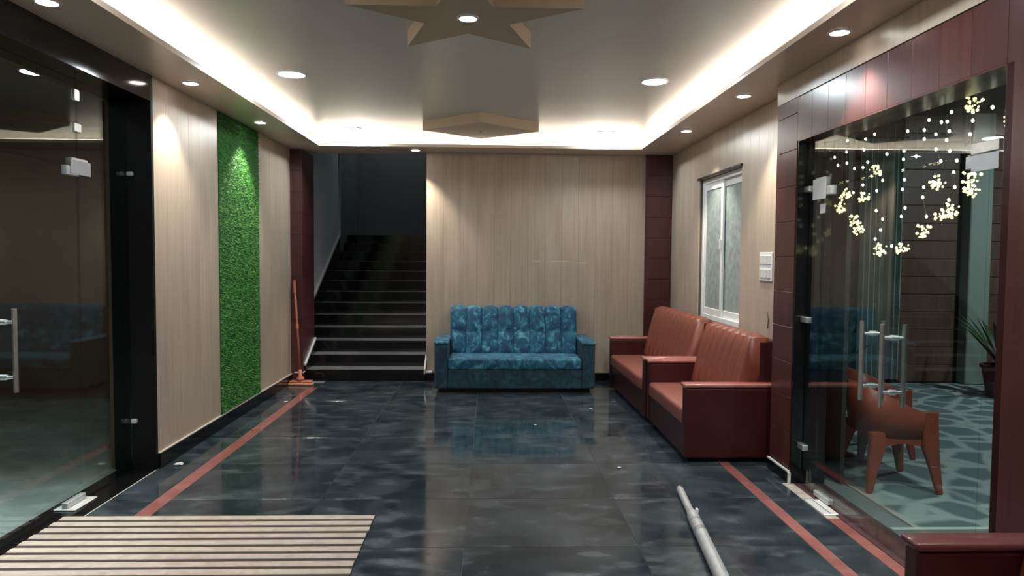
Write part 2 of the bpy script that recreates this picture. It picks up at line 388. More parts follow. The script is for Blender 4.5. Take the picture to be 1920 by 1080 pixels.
# red boarded header over the right door
h3 = boxes('trim_9', [(PR + .012, 2.29, 2.75, 4.70, 2.33, ZS)], 'backing'); struct(h3, 'red boarded lintel above the right glass door', 'trim')
boards_y(h3, PR + .012, -1, 2.79, 4.72, 2.332, 2.62, .21, 'red_board', 'header_board')
box('bottom_edge', (PR - .002, 2.28, 2.79, 4.70, 2.322, 2.331), 'red_board', h3)
cr3 = boxes('trim_10', [(PR - .004, PR + .012, YF, 5.05, 2.625, ZS)], 'laminate'); struct(cr3, 'beige crown strip above the red lintel', 'trim')
wf = boxes('wall_front', [(-2.8, 2.4, YF - .1, YF, 0, ZC)], 'laminate'); struct(wf, 'beige wall behind the viewer', 'wall')

# ------------------------------------------------------------------ window on the right wall
win = empty('window_1', (0, 0, 0)); struct(win, 'white sliding window with frosted panes above the red sofas', 'window')
wx0, wx1 = 2.255, 2.325
for b_ in ((wx0, wx1, WY0, WY0 + .05, WZ0, WZ1), (wx0, wx1, WY1 - .05, WY1, WZ0, WZ1), (wx0, wx1, WY0 + .05, WY1 - .05, WZ0, WZ0 + .05), (wx0, wx1, WY0 + .05, WY1 - .05, WZ1 - .05, WZ1)):
    box('frame', b_, 'white_plastic', win, .003)
ym = 6.86
for ya, yb, xo in ((WY0 + .05, ym + .04, 2.285), (ym - .04, WY1 - .05, 2.262)):
    s = empty('sash'); s.parent = win
    for b_ in ((xo, xo + .022, ya, ya + .055, WZ0 + .05, WZ1 - .05), (xo, xo + .022, yb - .055, yb, WZ0 + .05, WZ1 - .05), (xo, xo + .022, ya + .055, yb - .055, WZ0 + .05, WZ0 + .12), (xo, xo + .022, ya + .055, yb - .055, WZ1 - .12, WZ1 - .05)):
        box('sash_rail', b_, 'white_plastic', s, .003)
    box('pane', (xo + .008, xo + .014, ya + .055, yb - .055, WZ0 + .12, WZ1 - .12), 'frosted', s)
box('latch', (2.245, 2.262, ym - .025, ym + .0, 1.62, 1.72), 'white_plastic', win, .003)
box('drip_edge', (XR - .02, XR + .03, WY0 - .02, WY1 + .03, WZ1 + .002, WZ1 + .022), 'dark_metal', win, .002)
box('sill', (XR - .004, 2.325, WY0, WY1, WZ0 - .02, WZ0), 'white_plastic', win, .003)

# ------------------------------------------------------------------ glass doors
def handle(parent, x, y, z0, z1, off):
    h = empty('handle'); h.parent = parent
    for s in (-1, 1):
        g = link('grip_bar', tube_mesh('grip_bar', [(x + s * off, y, z0), (x + s * off, y, z1)], .0125, 14), 'brushed_steel', h, smooth=False)
    for z in (z0 + .08, z1 - .07):
        link('standoff', tube_mesh('standoff', [(x - off, y, z), (x - .02, y, z), (x - .0201, y, z), (x + .02, y, z), (x + .0201, y, z), (x + off, y, z)], [.009, .009, .015, .015, .009, .009], 12), 'steel', h)
def patch(name, parent, x, y0, y1, z0, z1):
    box(name, (x - .018, x + .018, y0, y1, z0, z1), 'dull_steel', parent, .003)
TZL = 2.07
def leaf(name, x, y0, y1, ztop, hy, hinge, label, hz, off=.06):
    d = empty(name); struct(d, label, 'door')
    box('glass_pane', (x - .005, x + .005, y0 + .004, y1 - .004, .012, ztop - .004), 'door_glass', d)
    handle(d, x, hy, hz[0], hz[1], off)
    if hinge > 0: patch('bottom_patch', d, x, y1 - .20, y1 - .006, .010, .045); patch('top_patch', d, x, y1 - .13, y1 - .006, ztop - .06, ztop - .003)
    else: patch('bottom_patch', d, x, y0 + .006, y0 + .20, .010, .045); patch('top_patch', d, x, y0 + .006, y0 + .13, ztop - .06, ztop - .003)
    return d
leaf('door_1', GL, 3.64, 4.43, TZL, 3.74, 1, 'left glass door leaf with a steel pull handle nearest the black jamb', (.81, 1.25), .06)
leaf('door_2', GL, 2.84, 3.633, TZL, 3.53, -1, 'second left glass door leaf towards the viewer', (.81, 1.25), .06)
leaf('door_3', GR, 3.715, 4.44, 2.0, 3.82, 1, 'right glass door leaf beside the red pilaster', (.76, 1.20))
leaf('door_4', GR, 2.95, 3.708, 2.0, 3.62, -1, 'right glass door leaf nearer the viewer', (.76, 1.20))
g1 = empty('window_2'); struct(g1, 'fixed glass beside and above the left door', 'window')
box('glass_pane', (GL - .005, GL + .005, 4.438, 5.028, .012, 2.60), 'door_glass', g1)
box('glass_pane', (GL - .005, GL + .005, 1.7, 4.430, TZL + .004, 2.60), 'door_glass', g1)
box('glass_pane', (GL - .005, GL + .005, 1.62, 2.83, .012, TZL - .004), 'door_glass', g1)
box('clamp', (GL - .02, GL + .02, 4.35, 4.52, 2.075, 2.12), 'brushed_steel', g1, .003)
box('clamp', (GL - .010, GL + .010, 4.41, 4.46, 2.47, 2.54), 'brushed_steel', g1, .003)
box('clamp', (GL - .012, GL + .012, 4.40, 4.47, 2.28, 2.335), 'brushed_steel', g1, .003)  # solid block stands in for a pinkish reflection on the glass
for z in (2.08, .34): box('jamb_clamp', (GL + .008, GL + .05, 5.0, 5.029, z, z + .03), 'dull_steel', g1, .005)
g2 = empty('window_3'); struct(g2, 'fixed glass beside and above the right door', 'window')
box('glass_pane', (GR - .005, GR + .005, 4.446, 4.672, .012, 2.325), 'door_glass', g2)
box('glass_pane', (GR - .005, GR + .005, 2.79, 2.944, .012, 2.325), 'door_glass', g2)
box('glass_pane', (GR - .005, GR + .005, 2.95, 4.44, 2.004, 2.325), 'door_glass', g2)
for z in (2.0, 1.13, .27): box('jamb_clamp', (GR - .02, GR + .02, 4.60, 4.687, z - .02, z + .02), 'steel', g2, .005)
box('clamp', (GR - .016, GR + .016, 4.39, 4.52, 2.002, 2.06), 'brushed_steel', g2, .003)
box('clamp', (GR - .016, GR + .016, 2.88, 3.05, 2.002, 2.05), 'brushed_steel', g2, .003)
# paper stickers left on the glass fittings
def sheet(label, b_, group='paper stickers on the glass doors'):
    tag(box('paper_sticker', b_, 'paper'), label, 'paper', group)
sheet('white paper sticker on the left glass door patch', (GL + .020, GL + .0215, 4.335, 4.545, 2.02, 2.105))
sheet('white paper sticker on the right glass door beside the pilaster', (GR - .0215, GR - .020, 4.37, 4.55, 1.92, 2.05))
sheet('small paper tag below the sticker on the right glass', (GR - .0075, GR - .006, 4.40, 4.47, 1.83, 1.89))
sheet('wide white paper sticker on the nearer right glass door', (GR - .0215, GR - .020, 2.87, 3.035, 1.925, 1.995))
# floor spring covers
def fspring(label, x0, x1, y0, y1):
    o = box('floor_spring_cover', (x0, x1, y0, y1, .0005, .008), 'bright_plate', None, .003); tag(o, label, 'floor plate', 'door floor plates'); 
    link('seam', boxm('seam', (-.002, .002, -(y1 - y0) / 2 + .012, (y1 - y0) / 2 - .012, 0, .001)), 'dark_metal', o, (0, 0, .0038))
fspring('bright steel floor plate under the left glass door', -2.60, -2.47, 4.22, 4.46)
fspring('bright steel floor plate under the right glass door', 2.01, 2.105, 4.10, 4.36)

# ------------------------------------------------------------------ stairs
st = empty('stairs', (0, 0, 0)); struct(st, 'dark granite staircase rising behind the far wall', 'stairs')
RS, TS, N = .1435, .28, 13
for k in range(N):
    ya = 8.56 + k * TS; xl = -2.228 if ya < 8.99 else -2.398
    s = box('step', (xl, -.782, ya, ya + TS, max(0, (k - 1)) * RS + .001, (k + 1) * RS - .0035), 'black_granite', st)
    t = box('tread', (xl, -.782, ya + .006, ya + TS - .001, (k + 1) * RS - .004, (k + 1) * RS - .001), 'tread_granite', None)
    t.parent = s; t.location = t.location - s.location
box('landing', (-2.398, -.782, 8.56 + N * TS, 13.1, N * RS - .15, N * RS), 'tread_granite', st)
sk = []
def sidestrip(x0, x1, pts, mat, name):
    """stringer: band between two sloping lines in the y-z plane"""
    me = pd(name, [(x, y, z) for x in (x0, x1) for y, z in pts], [tuple(range(len(pts))), tuple(range(2 * len(pts) - 1, len(pts) - 1, -1))] + [(i, (i + 1) % len(pts), len(pts) + (i + 1) % len(pts), len(pts) + i) for i in range(len(pts))])
    link(name, me, mat, st)
sl = RS / TS
# stringers with white top edges
sidestrip(-2.229, -2.214, [(8.50, 0), (9.0, .0), (9.0, .46), (8.50, .20)], 'black_granite', 'stringer')
sidestrip(-2.231, -2.208, [(8.50, .20), (9.0, .46), (9.0, .485), (8.50, .225)], 'white_marble', 'stringer_edge')
sidestrip(-2.399, -2.385, [(9.0, .2), (11.3, 1.4), (11.3, 1.84), (9.0, .62)], 'black_granite', 'stringer')
sidestrip(-2.401, -2.375, [(9.0, .62), (11.3, 1.84), (11.3, 1.88), (9.0, .66)], 'white_marble', 'stringer_edge')
sidestrip(-.795, -.778, [(8.50, .10), (8.70, .10), (8.70, .30), (8.50, .16)], 'white_marble', 'stringer_edge')
box('stringer_edge', (-2.33, -2.22, 8.43, 8.55, .118, .135), 'white_marble', st, .003)
box('stringer_edge', (-.80, -.70, 8.52, 8.63, .105, .125), 'white_marble', st, .004)
# stairwell shell
ws = boxes('wall_stairwell', [(-2.52, -2.40, 9.0, 11.28, 0, 4.6)], 'stair_paint'); struct(ws, 'pale blue-grey wall left of the stairs', 'wall')
box('corner_bead', (-2.40, -2.375, 11.26, 11.30, 1.86, 4.6), 'white_marble', ws)
ws2 = boxes('wall_landing', [(-2.60, -2.43, 11.28, 13.2, 0, 4.6), (-2.6, -.60, 13.1, 13.2, 0, 4.6), (-.78, -.66, 8.80, 13.1, 0, 4.6), (-2.52, -.66, 8.80, 8.86, ZS + .04, 4.6), (-2.52, -2.40, 8.80, 9.0, ZS, 4.6)], 'stair_dark_paint'); struct(ws2, 'dim grey landing walls at the top of the stairs', 'wall')
wsc = boxes('ceiling', [(-2.6, -.6, 8.80, 13.2, 4.6, 4.7)], 'stair_dark_paint'); struct(wsc, 'dark ceiling over the stairwell', 'ceiling')

# ------------------------------------------------------------------ ceiling ornaments
cx, cy_, R5 = -.14, 3.97, .66
poly = []
for k in range(10):
    a = -PI / 2 + k * PI / 5; rr = R5 if k % 2 == 0 else R5 * .382
    poly.append((rr * math.cos(a), rr * math.sin(a)))
star = link('ceiling_star', prism('ceiling_star', poly, -.10, 0), 'star_cream', None, (cx, cy_, ZC))
tag(star, 'five-pointed cream ceiling star with a round spotlight in its middle', 'ceiling ornament')
dia = link('ceiling_diamond', prism('ceiling_diamond', [(0, -.50), (.615, 0), (0, .49), (-.61, 0)], -.10, 0), 'star_cream', None, (-.11, 7.49, ZC))
tag(dia, 'cream diamond-shaped ceiling drop near the far wall', 'ceiling ornament')
link('screw_cap', lathe('screw_cap', [(.012, 0), (.012, .004), (.006, .006)], 10), 'dark_metal', dia, (0, .02, -.106))

# ------------------------------------------------------------------ lamps
ring_me = {}
def lamp(name, loc, rad, glow, label, cat, group, power, col, spot=None, blend=.5):
    o = empty(name, loc); tag(o, label, cat, group)
    if rad not in ring_me:
        bm = bmesh.new()
        pr = [(rad, -.001), (rad + .014, -.001), (rad + .013, -.006), (rad, -.008)]
        rg = [[bm.verts.new((r0 * math.cos(2 * PI * k / 32), r0 * math.sin(2 * PI * k / 32), z0)) for k in range(32)] for r0, z0 in pr]
        for i in range(4):
            for k in range(32): bm.faces.new((rg[i][k], rg[i][(k + 1) % 32], rg[(i + 1) % 4][(k + 1) % 32], rg[(i + 1) % 4][k]))
        a = fin(bm, name + '_ring'); b_ = lathe(name + '_lens', [(rad, -.001), (rad, -.004), (rad * .8, -.009), (rad * .3, -.011)], 32)
        ring_me[rad] = (a, b_)
    link('trim_ring', ring_me[rad][0], 'white_plastic', o); link('lens', ring_me[rad][1], glow, o)
    ld = bpy.data.lights.new(name + '_light', 'SPOT' if spot else 'AREA'); ld.energy = power; ld.color = col
    lo = bpy.data.objects.new('lamp_light', ld); C.objects.link(lo); lo.parent = o; lo.location = (0, 0, -.02)
    if spot: ld.spot_size = spot; ld.spot_blend = blend; ld.shadow_soft_size = rad * .6
    else: ld.shape = 'DISK'; ld.size = rad * 2
    return o
WARM = (1., .90, .74); COOL = (.88, .96, 1.)
DL = [((-2.19, 3.60), 'small downlight in the left soffit above the glass door'), ((-2.18, 5.24), 'small downlight lighting the beige boards beside the black jamb'),
      ((-2.17, 6.76), 'small downlight above the green grass strip'), ((-.89, 8.41), 'small downlight in the far soffit beside the stair opening'),
      ((1.92, 6.92), 'small downlight above the white window'), ((1.93, 5.39), 'small downlight in the right soffit above the nearer red sofa'),
      ((1.90, 3.85), 'small downlight in the right soffit above the glass door'), ((-2.19, 1.9), 'small downlight in the left soffit behind the viewer'), ((1.9, 2.1), 'small downlight in the right soffit nearest the viewer')]
for (x, y), lb in DL:
    lamp('downlight', (x, y, ZS), .05, 'spot_glow', lb, 'downlight', 'small round downlights in the soffit', SPOT, WARM, math.radians(88), .55)
PL = [((-1.56, 5.63), 'round white panel light on the left of the raised ceiling'), ((1.31, 5.68), 'round white panel light on the right of the raised ceiling'),
      ((-1.55, 8.02), 'round panel light near the far cove at left'), ((1.31, 8.06), 'round panel light near the far cove at right'),
      ((-1.56, 3.2), 'round panel light over the striped mat'), ((1.31, 3.2), 'round panel light before the right glass door'), ((-1.56, .8), 'round panel light at the left behind the viewer'), ((1.31, .8), 'round panel light at the right behind the viewer')]
for (x, y), lb in PL:
    lamp('panel_light', (x, y, ZC), .10, 'panel_glow', lb, 'ceiling light', 'round panel lights in the raised ceiling', PANEL, COOL)
lamp('star_light', (-.13, 3.94, ZC - .10), .048, 'panel_glow', 'small round spotlight in the middle of the ceiling star', 'downlight', None, 8., COOL, math.radians(120), .6)

# ------------------------------------------------------------------ artificial grass strip
boards_y(wl, XL - .012, 1, 6.237, 7.298, .115, ZS, .2, 'laminate')
gp = empty('grass_panel', (XL + .0006, 6.767, 0)); tag(gp, 'tall strip of green artificial grass on the left wall', 'grass panel')
box('backing', (0, .004, -.531, .531, .118, ZS - .002), 'turf_back', gp)
vs, fs = [], []
random.seed(3)
for i in range(26000):
    y = random.uniform(-.529, .529); z = random.uniform(.118, ZS - .02)
    a = random.uniform(0, 2 * PI); t = random.uniform(.1, .9); ln = random.uniform(.012, .022); wd = .0026
    dx = ln * math.sqrt(1 - .6 * t * t); dy_ = ln * t * math.cos(a) * .8; dz = ln * t * math.sin(a) * .8 - .004
    b0 = len(vs); py, pz = -math.sin(a) * wd, math.cos(a) * wd
    y2 = min(.53, max(-.53, y + dy_)); z2 = max(.119, min(ZS - .003, z + dz))
    vs += [(.004, y - py, z - pz), (.004, y + py, z + pz), (.004 + dx, y2, z2)]; fs.append((b0, b0 + 1, b0 + 2))
gr = link('grass_blades', pd('grass_blades', vs, fs), 'turf', gp); gr['kind'] = 'stuff'

# ------------------------------------------------------------------ sofas
def channel_mesh(name, wd, ht, th, rows, lean, fold=.0):
    """one upholstered channel: bulged column, base at z=0, front towards -y, leaning back with height"""
    nx, nz_ = 8, 10 * rows; bm = bmesh.new(); F = []
    for j in range(nz_ + 1):
        row = []; v_ = j / nz_
        vr = (v_ * rows) % 1. if j not in (nz_,) else 1.
        for i in range(nx + 1):
            u = i / nx
            bul = (1 - abs(2 * u - 1) ** 2.6) * (1 - abs(2 * vr - 1) ** 5)
            edge = .0 if 0 < v_ < 1 else .0
            row.append(bm.verts.new(((u - .5) * wd, lean * v_ - (.022 * bul + .006), v_ * ht)))
        F.append(row)
    B = [[bm.verts.new(((i / nx - .5) * wd, lean * (j / nz_) + th, j / nz_ * ht)) for i in range(nx + 1)] for j in (0, nz_)]
    for j in range(nz_):
        for i in range(nx): bm.faces.new((F[j][i], F[j][i + 1], F[j + 1][i + 1], F[j + 1][i]))
    # rounded top
    T = []
    for q in range(1, 5):
        a = q / 5 * PI / 2 * 1.6
        T.append([bm.verts.new((F[nz_][i].co.x, lean + (th * q / 5) - .004, ht + (.028 * (1 - abs(2 * i / nx - 1) ** 2.4)) * math.sin(PI * q / 5 * .9 + .2))) for i in range(nx + 1)])
    L = [F[nz_]] + T + [B[1]]
    for a_, b_ in zip(L, L[1:]):
        for i in range(nx): bm.faces.new((a_[i], a_[i + 1], b_[i + 1], b_[i]))
    for i in range(nx): bm.faces.new((B[0][i], B[0][i + 1], B[1][i + 1], B[1][i]))
    for i in range(nx): bm.faces.new((F[0][i], F[0][i + 1], B[0][i + 1], B[0][i]))
    for s in (0, nx):
        col = [F[j][s] for j in range(nz_ + 1)] + [t[s] for t in T] + [B[1][s], B[0][s]]
        bm.faces.new(col)
    return fin(bm, name)
def sofa(name, loc, rz, W, D, aw, ah, sh, bh, btop, bbot, nch, rows, mats, label, group=None, arm_pad=False, skirt=.03, back_in=0.):
    """front face at local y=0 (towards -y), depth D to y=+D, width W along x"""
    o = empty(name, loc, rz); tag(o, label, 'sofa', group)
    iw = W - 2 * aw
    body, seat, back, arm, pad = mats
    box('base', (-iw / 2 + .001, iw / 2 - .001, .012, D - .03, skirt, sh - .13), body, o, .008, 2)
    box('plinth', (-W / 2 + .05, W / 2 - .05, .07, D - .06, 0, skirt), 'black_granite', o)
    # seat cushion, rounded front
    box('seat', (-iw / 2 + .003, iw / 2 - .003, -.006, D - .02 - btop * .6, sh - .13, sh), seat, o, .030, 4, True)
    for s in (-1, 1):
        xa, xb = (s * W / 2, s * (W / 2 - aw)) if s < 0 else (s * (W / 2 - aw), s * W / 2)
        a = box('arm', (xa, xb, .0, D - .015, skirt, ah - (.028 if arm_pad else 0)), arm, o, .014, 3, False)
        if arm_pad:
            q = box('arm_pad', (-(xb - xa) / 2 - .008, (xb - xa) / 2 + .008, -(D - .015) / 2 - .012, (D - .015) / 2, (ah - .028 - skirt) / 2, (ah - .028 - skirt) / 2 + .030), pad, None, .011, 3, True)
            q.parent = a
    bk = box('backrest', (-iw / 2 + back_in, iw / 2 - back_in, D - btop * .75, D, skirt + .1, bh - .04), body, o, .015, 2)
    cw = (iw - 2 * back_in) / nch; ht = bh - .02 - (sh - .02)
    me = channel_mesh('back_channel', cw - .003, ht, btop * .62, rows, bbot - btop)
    for k in range(nch):
        c = link('back_channel', me, back, bk, None, smooth=True)
        c.location = Vector((-iw / 2 + back_in + (k + .5) * cw, D - bbot, sh - .02)) - bk.location
    return o
BL = ('blue_dark', 'blue_velvet', 'blue_velvet', 'blue_dark', 'blue_velvet')
sofa('blue_sofa', (.285, 7.83, 0), 0, 1.80, .80, .145, .575, .39, .935, .20, .34, 8, 2, BL, 'teal blue tufted three-seat sofa against the far wall', None, True, .05, 0)
plain('leather_pad_shaded', (.11, .036, .04), .2, var=.1, scale=5)  # darkened pad copy: weaker light on the nearest arm put into the colour
RD2 = ('leather_dark', 'leather_seat', 'leather', 'leather_dark', 'leather_pad_shaded')
RD = ('leather_dark', 'leather_seat', 'leather', 'leather_dark', 'leather_pad_lit')
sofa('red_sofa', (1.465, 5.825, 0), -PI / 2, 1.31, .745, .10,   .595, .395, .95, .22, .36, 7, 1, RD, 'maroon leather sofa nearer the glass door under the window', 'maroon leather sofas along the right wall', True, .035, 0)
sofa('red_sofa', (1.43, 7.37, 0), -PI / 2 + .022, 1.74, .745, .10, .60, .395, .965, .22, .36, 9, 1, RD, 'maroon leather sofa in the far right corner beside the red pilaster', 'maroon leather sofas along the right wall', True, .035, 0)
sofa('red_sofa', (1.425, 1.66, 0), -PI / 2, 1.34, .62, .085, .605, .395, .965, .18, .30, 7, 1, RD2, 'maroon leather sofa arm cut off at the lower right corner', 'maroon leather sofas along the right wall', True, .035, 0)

# ------------------------------------------------------------------ striped mat
mt = empty('floor_mat', (-1.57, 3.5, 0)); tag(mt, 'beige ribbed floor mat with dark grooves before the left door', 'mat')
mw = .90
box('mat_base', (-mw, mw, -1.05, .625, .0005, .006), 'mat_base', mt)
bm = bmesh.new()
pr = [(-.030, .004), (-.0275, .0075), (-.015, .010), (.015, .010), (.0275, .0075), (.030, .004)]
ra = [bm.verts.new((-mw, y, z)) for y, z in pr]; rb = [bm.verts.new((mw, y, z)) for y, z in pr]
for i in range(5): bm.faces.new((ra[i], rb[i], rb[i + 1], ra[i + 1]))
bm.faces.new(ra); bm.faces.new(rb); bm.faces.new((ra[0], ra[5], rb[5], rb[0]))
rib = fin(bm, 'rib')
y = .588
while y > -1.03: link('rib', rib, 'mat_rib', mt, (random.uniform(-.004, .004), y, 0)); y -= .0885

# ------------------------------------------------------------------ steel pole on the floor
A = Vector((1.25, 4.50, .03)); Bv = Vector((1.06, 2.85, .036)); dv = (Bv - A)
po = empty('steel_pole', (0, 0, 0)); tag(po, 'silver telescopic metal pole lying on the floor before the red sofa', 'pole')
mid = A + dv * .25
link('thin_tube', tube_mesh('thin_tube', [A + Vector((0, 0, -.006)), mid + Vector((0, 0, -.006))], .023, 20), 'dull_steel', po, smooth=False)
link('thick_tube', tube_mesh('thick_tube', [mid, mid + dv * .04, Bv], [.024, .034, .036], 24), 'dull_steel', po)
link('end_cap', tube_mesh('end_cap', [A - dv * .008 + Vector((0, 0, -.006)), A + dv * .008 + Vector((0, 0, -.006))], .0245, 20), 'steel', po)
for t in (.355, .43, .445): link('collar', tube_mesh('collar', [A + dv * t, A + dv * (t + .012)], .0375, 24), 'steel', po)
link('clip', boxm('clip', (-.006, .006, -.012, .012, 0, .02)), 'white_plastic', po, A + dv * .27 + Vector((.03, 0, .01)))

# ------------------------------------------------------------------ floor wiper leaning on the left pillar
mo = empty('floor_mop', (-2.215, 8.30, 0)); tag(mo, 'orange floor mop leaning in the corner beside the red pillar', 'mop')
box('head', (-.13, .13, -.045, .045, .030, .055), 'mop_orange', mo, .01, 2, True)
box('pad', (-.14, .14, -.05, .05, .001, .030), 'mop_pad', mo, .008, 2, True)
link('socket', lathe('socket', [(.05, 0), (.045, .03), (.022, .06), (.018, .13)], 16), 'mop_orange', mo, (-.01, 0, .055), smooth=True)
link('handle', tube_mesh('handle', [(-.01, 0, .15), (-.055, .045, .70), (-.098, .09, 1.22)], .0125, 12), 'mop_handle', mo, smooth=True)
link('collar', tube_mesh('collar', [(-.054, .044, .66), (-.058, .05, .72)], .018, 12), 'mop_orange', mo)
link('grip', tube_mesh('grip', [(-.088, .078, 1.08), (-.099, .09, 1.23)], .017, 12), 'mop_orange', mo)

# ------------------------------------------------------------------ switch plate
sw = box('switch_plate', (XR - .012, XR - .0005, 5.46, 5.72, 1.355, 1.585), 'white_plastic', None, .004, 2); tag(sw, 'white double switch plate on the boards beside the pilaster', 'switch plate')
for z in (-.055, .055):
    for k in range(3): link('rocker', boxm('rocker_' + str(k), (-.004, .004, -.032, .032, -.035, .035), bevel=.002), 'white_marble', sw, (-.0085, -.075 + k * .075, z))
cb = link('cable_stub', tube_mesh('cable_stub', [(XR - .008, 5.52, .98), (XR - .012, 5.50, 1.06), (XR - .010, 5.54, 1.11), (XR - .003, 5.57, 1.11)], .004, 8), 'backing', None); tag(cb, 'short grey cable poking from the boards below the switch plate', 'cable')

# ------------------------------------------------------------------ debris on the floor
for x, y, s_, lb in ((-2.12, 7.35, .022, 'crumpled white scrap by the left skirting'), (1.02, 7.0, .02, 'white scrap before the far red sofa'), (.42, 6.35, .014, 'tiny scrap before the blue sofa'), (.95, 5.05, .016, 'tiny white scrap in the middle of the floor'), (-2.26, 5.14, .035, 'flat pale scrap beside the black jamb')):
    bm = bmesh.new(); bmesh.ops.create_icosphere(bm, subdivisions=1, radius=s_)
    for v_ in bm.verts: v_.co = Vector((v_.co.x * random.uniform(.7, 1.3), v_.co.y * random.uniform(.7, 1.3), v_.co.z * .25 * random.uniform(.6, 1.2)))
    z0 = min(v_.co.z for v_ in bm.verts)
    tag(link('paper_scrap', fin(bm, 'paper_scrap'), 'paper', None, (x, y, -z0 + .0005)), lb, 'litter', 'scraps on the floor')

# ------------------------------------------------------------------ outside the right door
of = boxes('floor_terrace', [(2.29, 7.6, 1.0, 8.7, -.12, -.012)], 'joint'); struct(of, 'terrace floor beyond the right glass door', 'floor')
cp = boxes('carpet', [(2.45, 7.48, 3.90, 8.48, -.012, .0)], 'carpet'); tag(cp, 'teal carpet with pale meandering ring pattern outside the right door', 'carpet')
box('edge_trim', (2.30, 7.48, 3.865, 3.90, -.012, .006), 'carpet_trim', cp)
tw = boxes('wall_terrace', [(2.30, 7.6, 8.6, 8.7, 0, 3.4), (7.5, 7.6, 1.0, 8.6, 0, 3.4), (2.40, 7.6, .9, 1.0, 0, 3.4), (2.40, 2.44, YF, 2.75, 0, 3.4), (2.41, 2.44, 4.70, 6.15, 0, 3.4), (2.41, 2.44, 7.55, 8.6, 0, 3.4), (2.41, 2.44, 6.15, 7.55, 2.4, 3.4), (2.41, 2.44, 6.15, 7.55, 0, .85), (2.29, 2.44, 2.75, 4.70, 2.4, 3.4)], 'dark_wall'); struct(tw, 'dark terrace walls outside', 'wall')
tc_ = boxes('ceiling', [(2.30, 7.6, 1.0, 8.7, 3.4, 3.5)], 'dark_wall'); struct(tc_, 'dark terrace ceiling outside', 'ceiling')
def slats(x0, x1, mat, z0=.0, z1=3.3, h=.22):
    k = 0; z = z0
    while z < z1:
        box('terrace_slat', (x0 + .003, x1 - .003, 8.575, 8.6, z + .003, min(z + h, z1) - .003), mat, tw, .003); z += h
slats(3.98, 4.50, 'walnut'); slats(5.08, 5.80, 'walnut'); slats(6.15, 7.4, 'walnut')
def curtain(x0, x1, mat, label, z0=.05):
    n_ = 40; pts = [(x0 + (x1 - x0) * i / n_, 8.50 + .03 * math.sin(i * 1.3)) for i in range(n_ + 1)]
    poly_ = pts + [(x, y + .012) for x, y in reversed(pts)]
    o = link('curtain', prism('curtain', poly_, z0, 3.0), mat, None); tag(o, label, 'curtain', 'curtains on the terrace wall')
    link('curtain_rod', tube_mesh('curtain_rod', [(x0 - .03, 8.50, 3.02), (x1 + .03, 8.50, 3.02)], .014, 10), 'dark_metal', o)
    return o
curtain(3.42, 3.95, 'olive_curtain', 'dark olive curtain outside seen beside the right door reveal'); curtain(4.52, 5.06, 'grey_curtain', 'grey green curtain outside in the middle of the terrace wall')
pc = boxes('column', [(5.83, 6.10, 8.40, 8.575, 0, 3.3)], 'pale_column', None, .01); tag(pc, 'pale grey column at the far wall of the terrace', 'column')
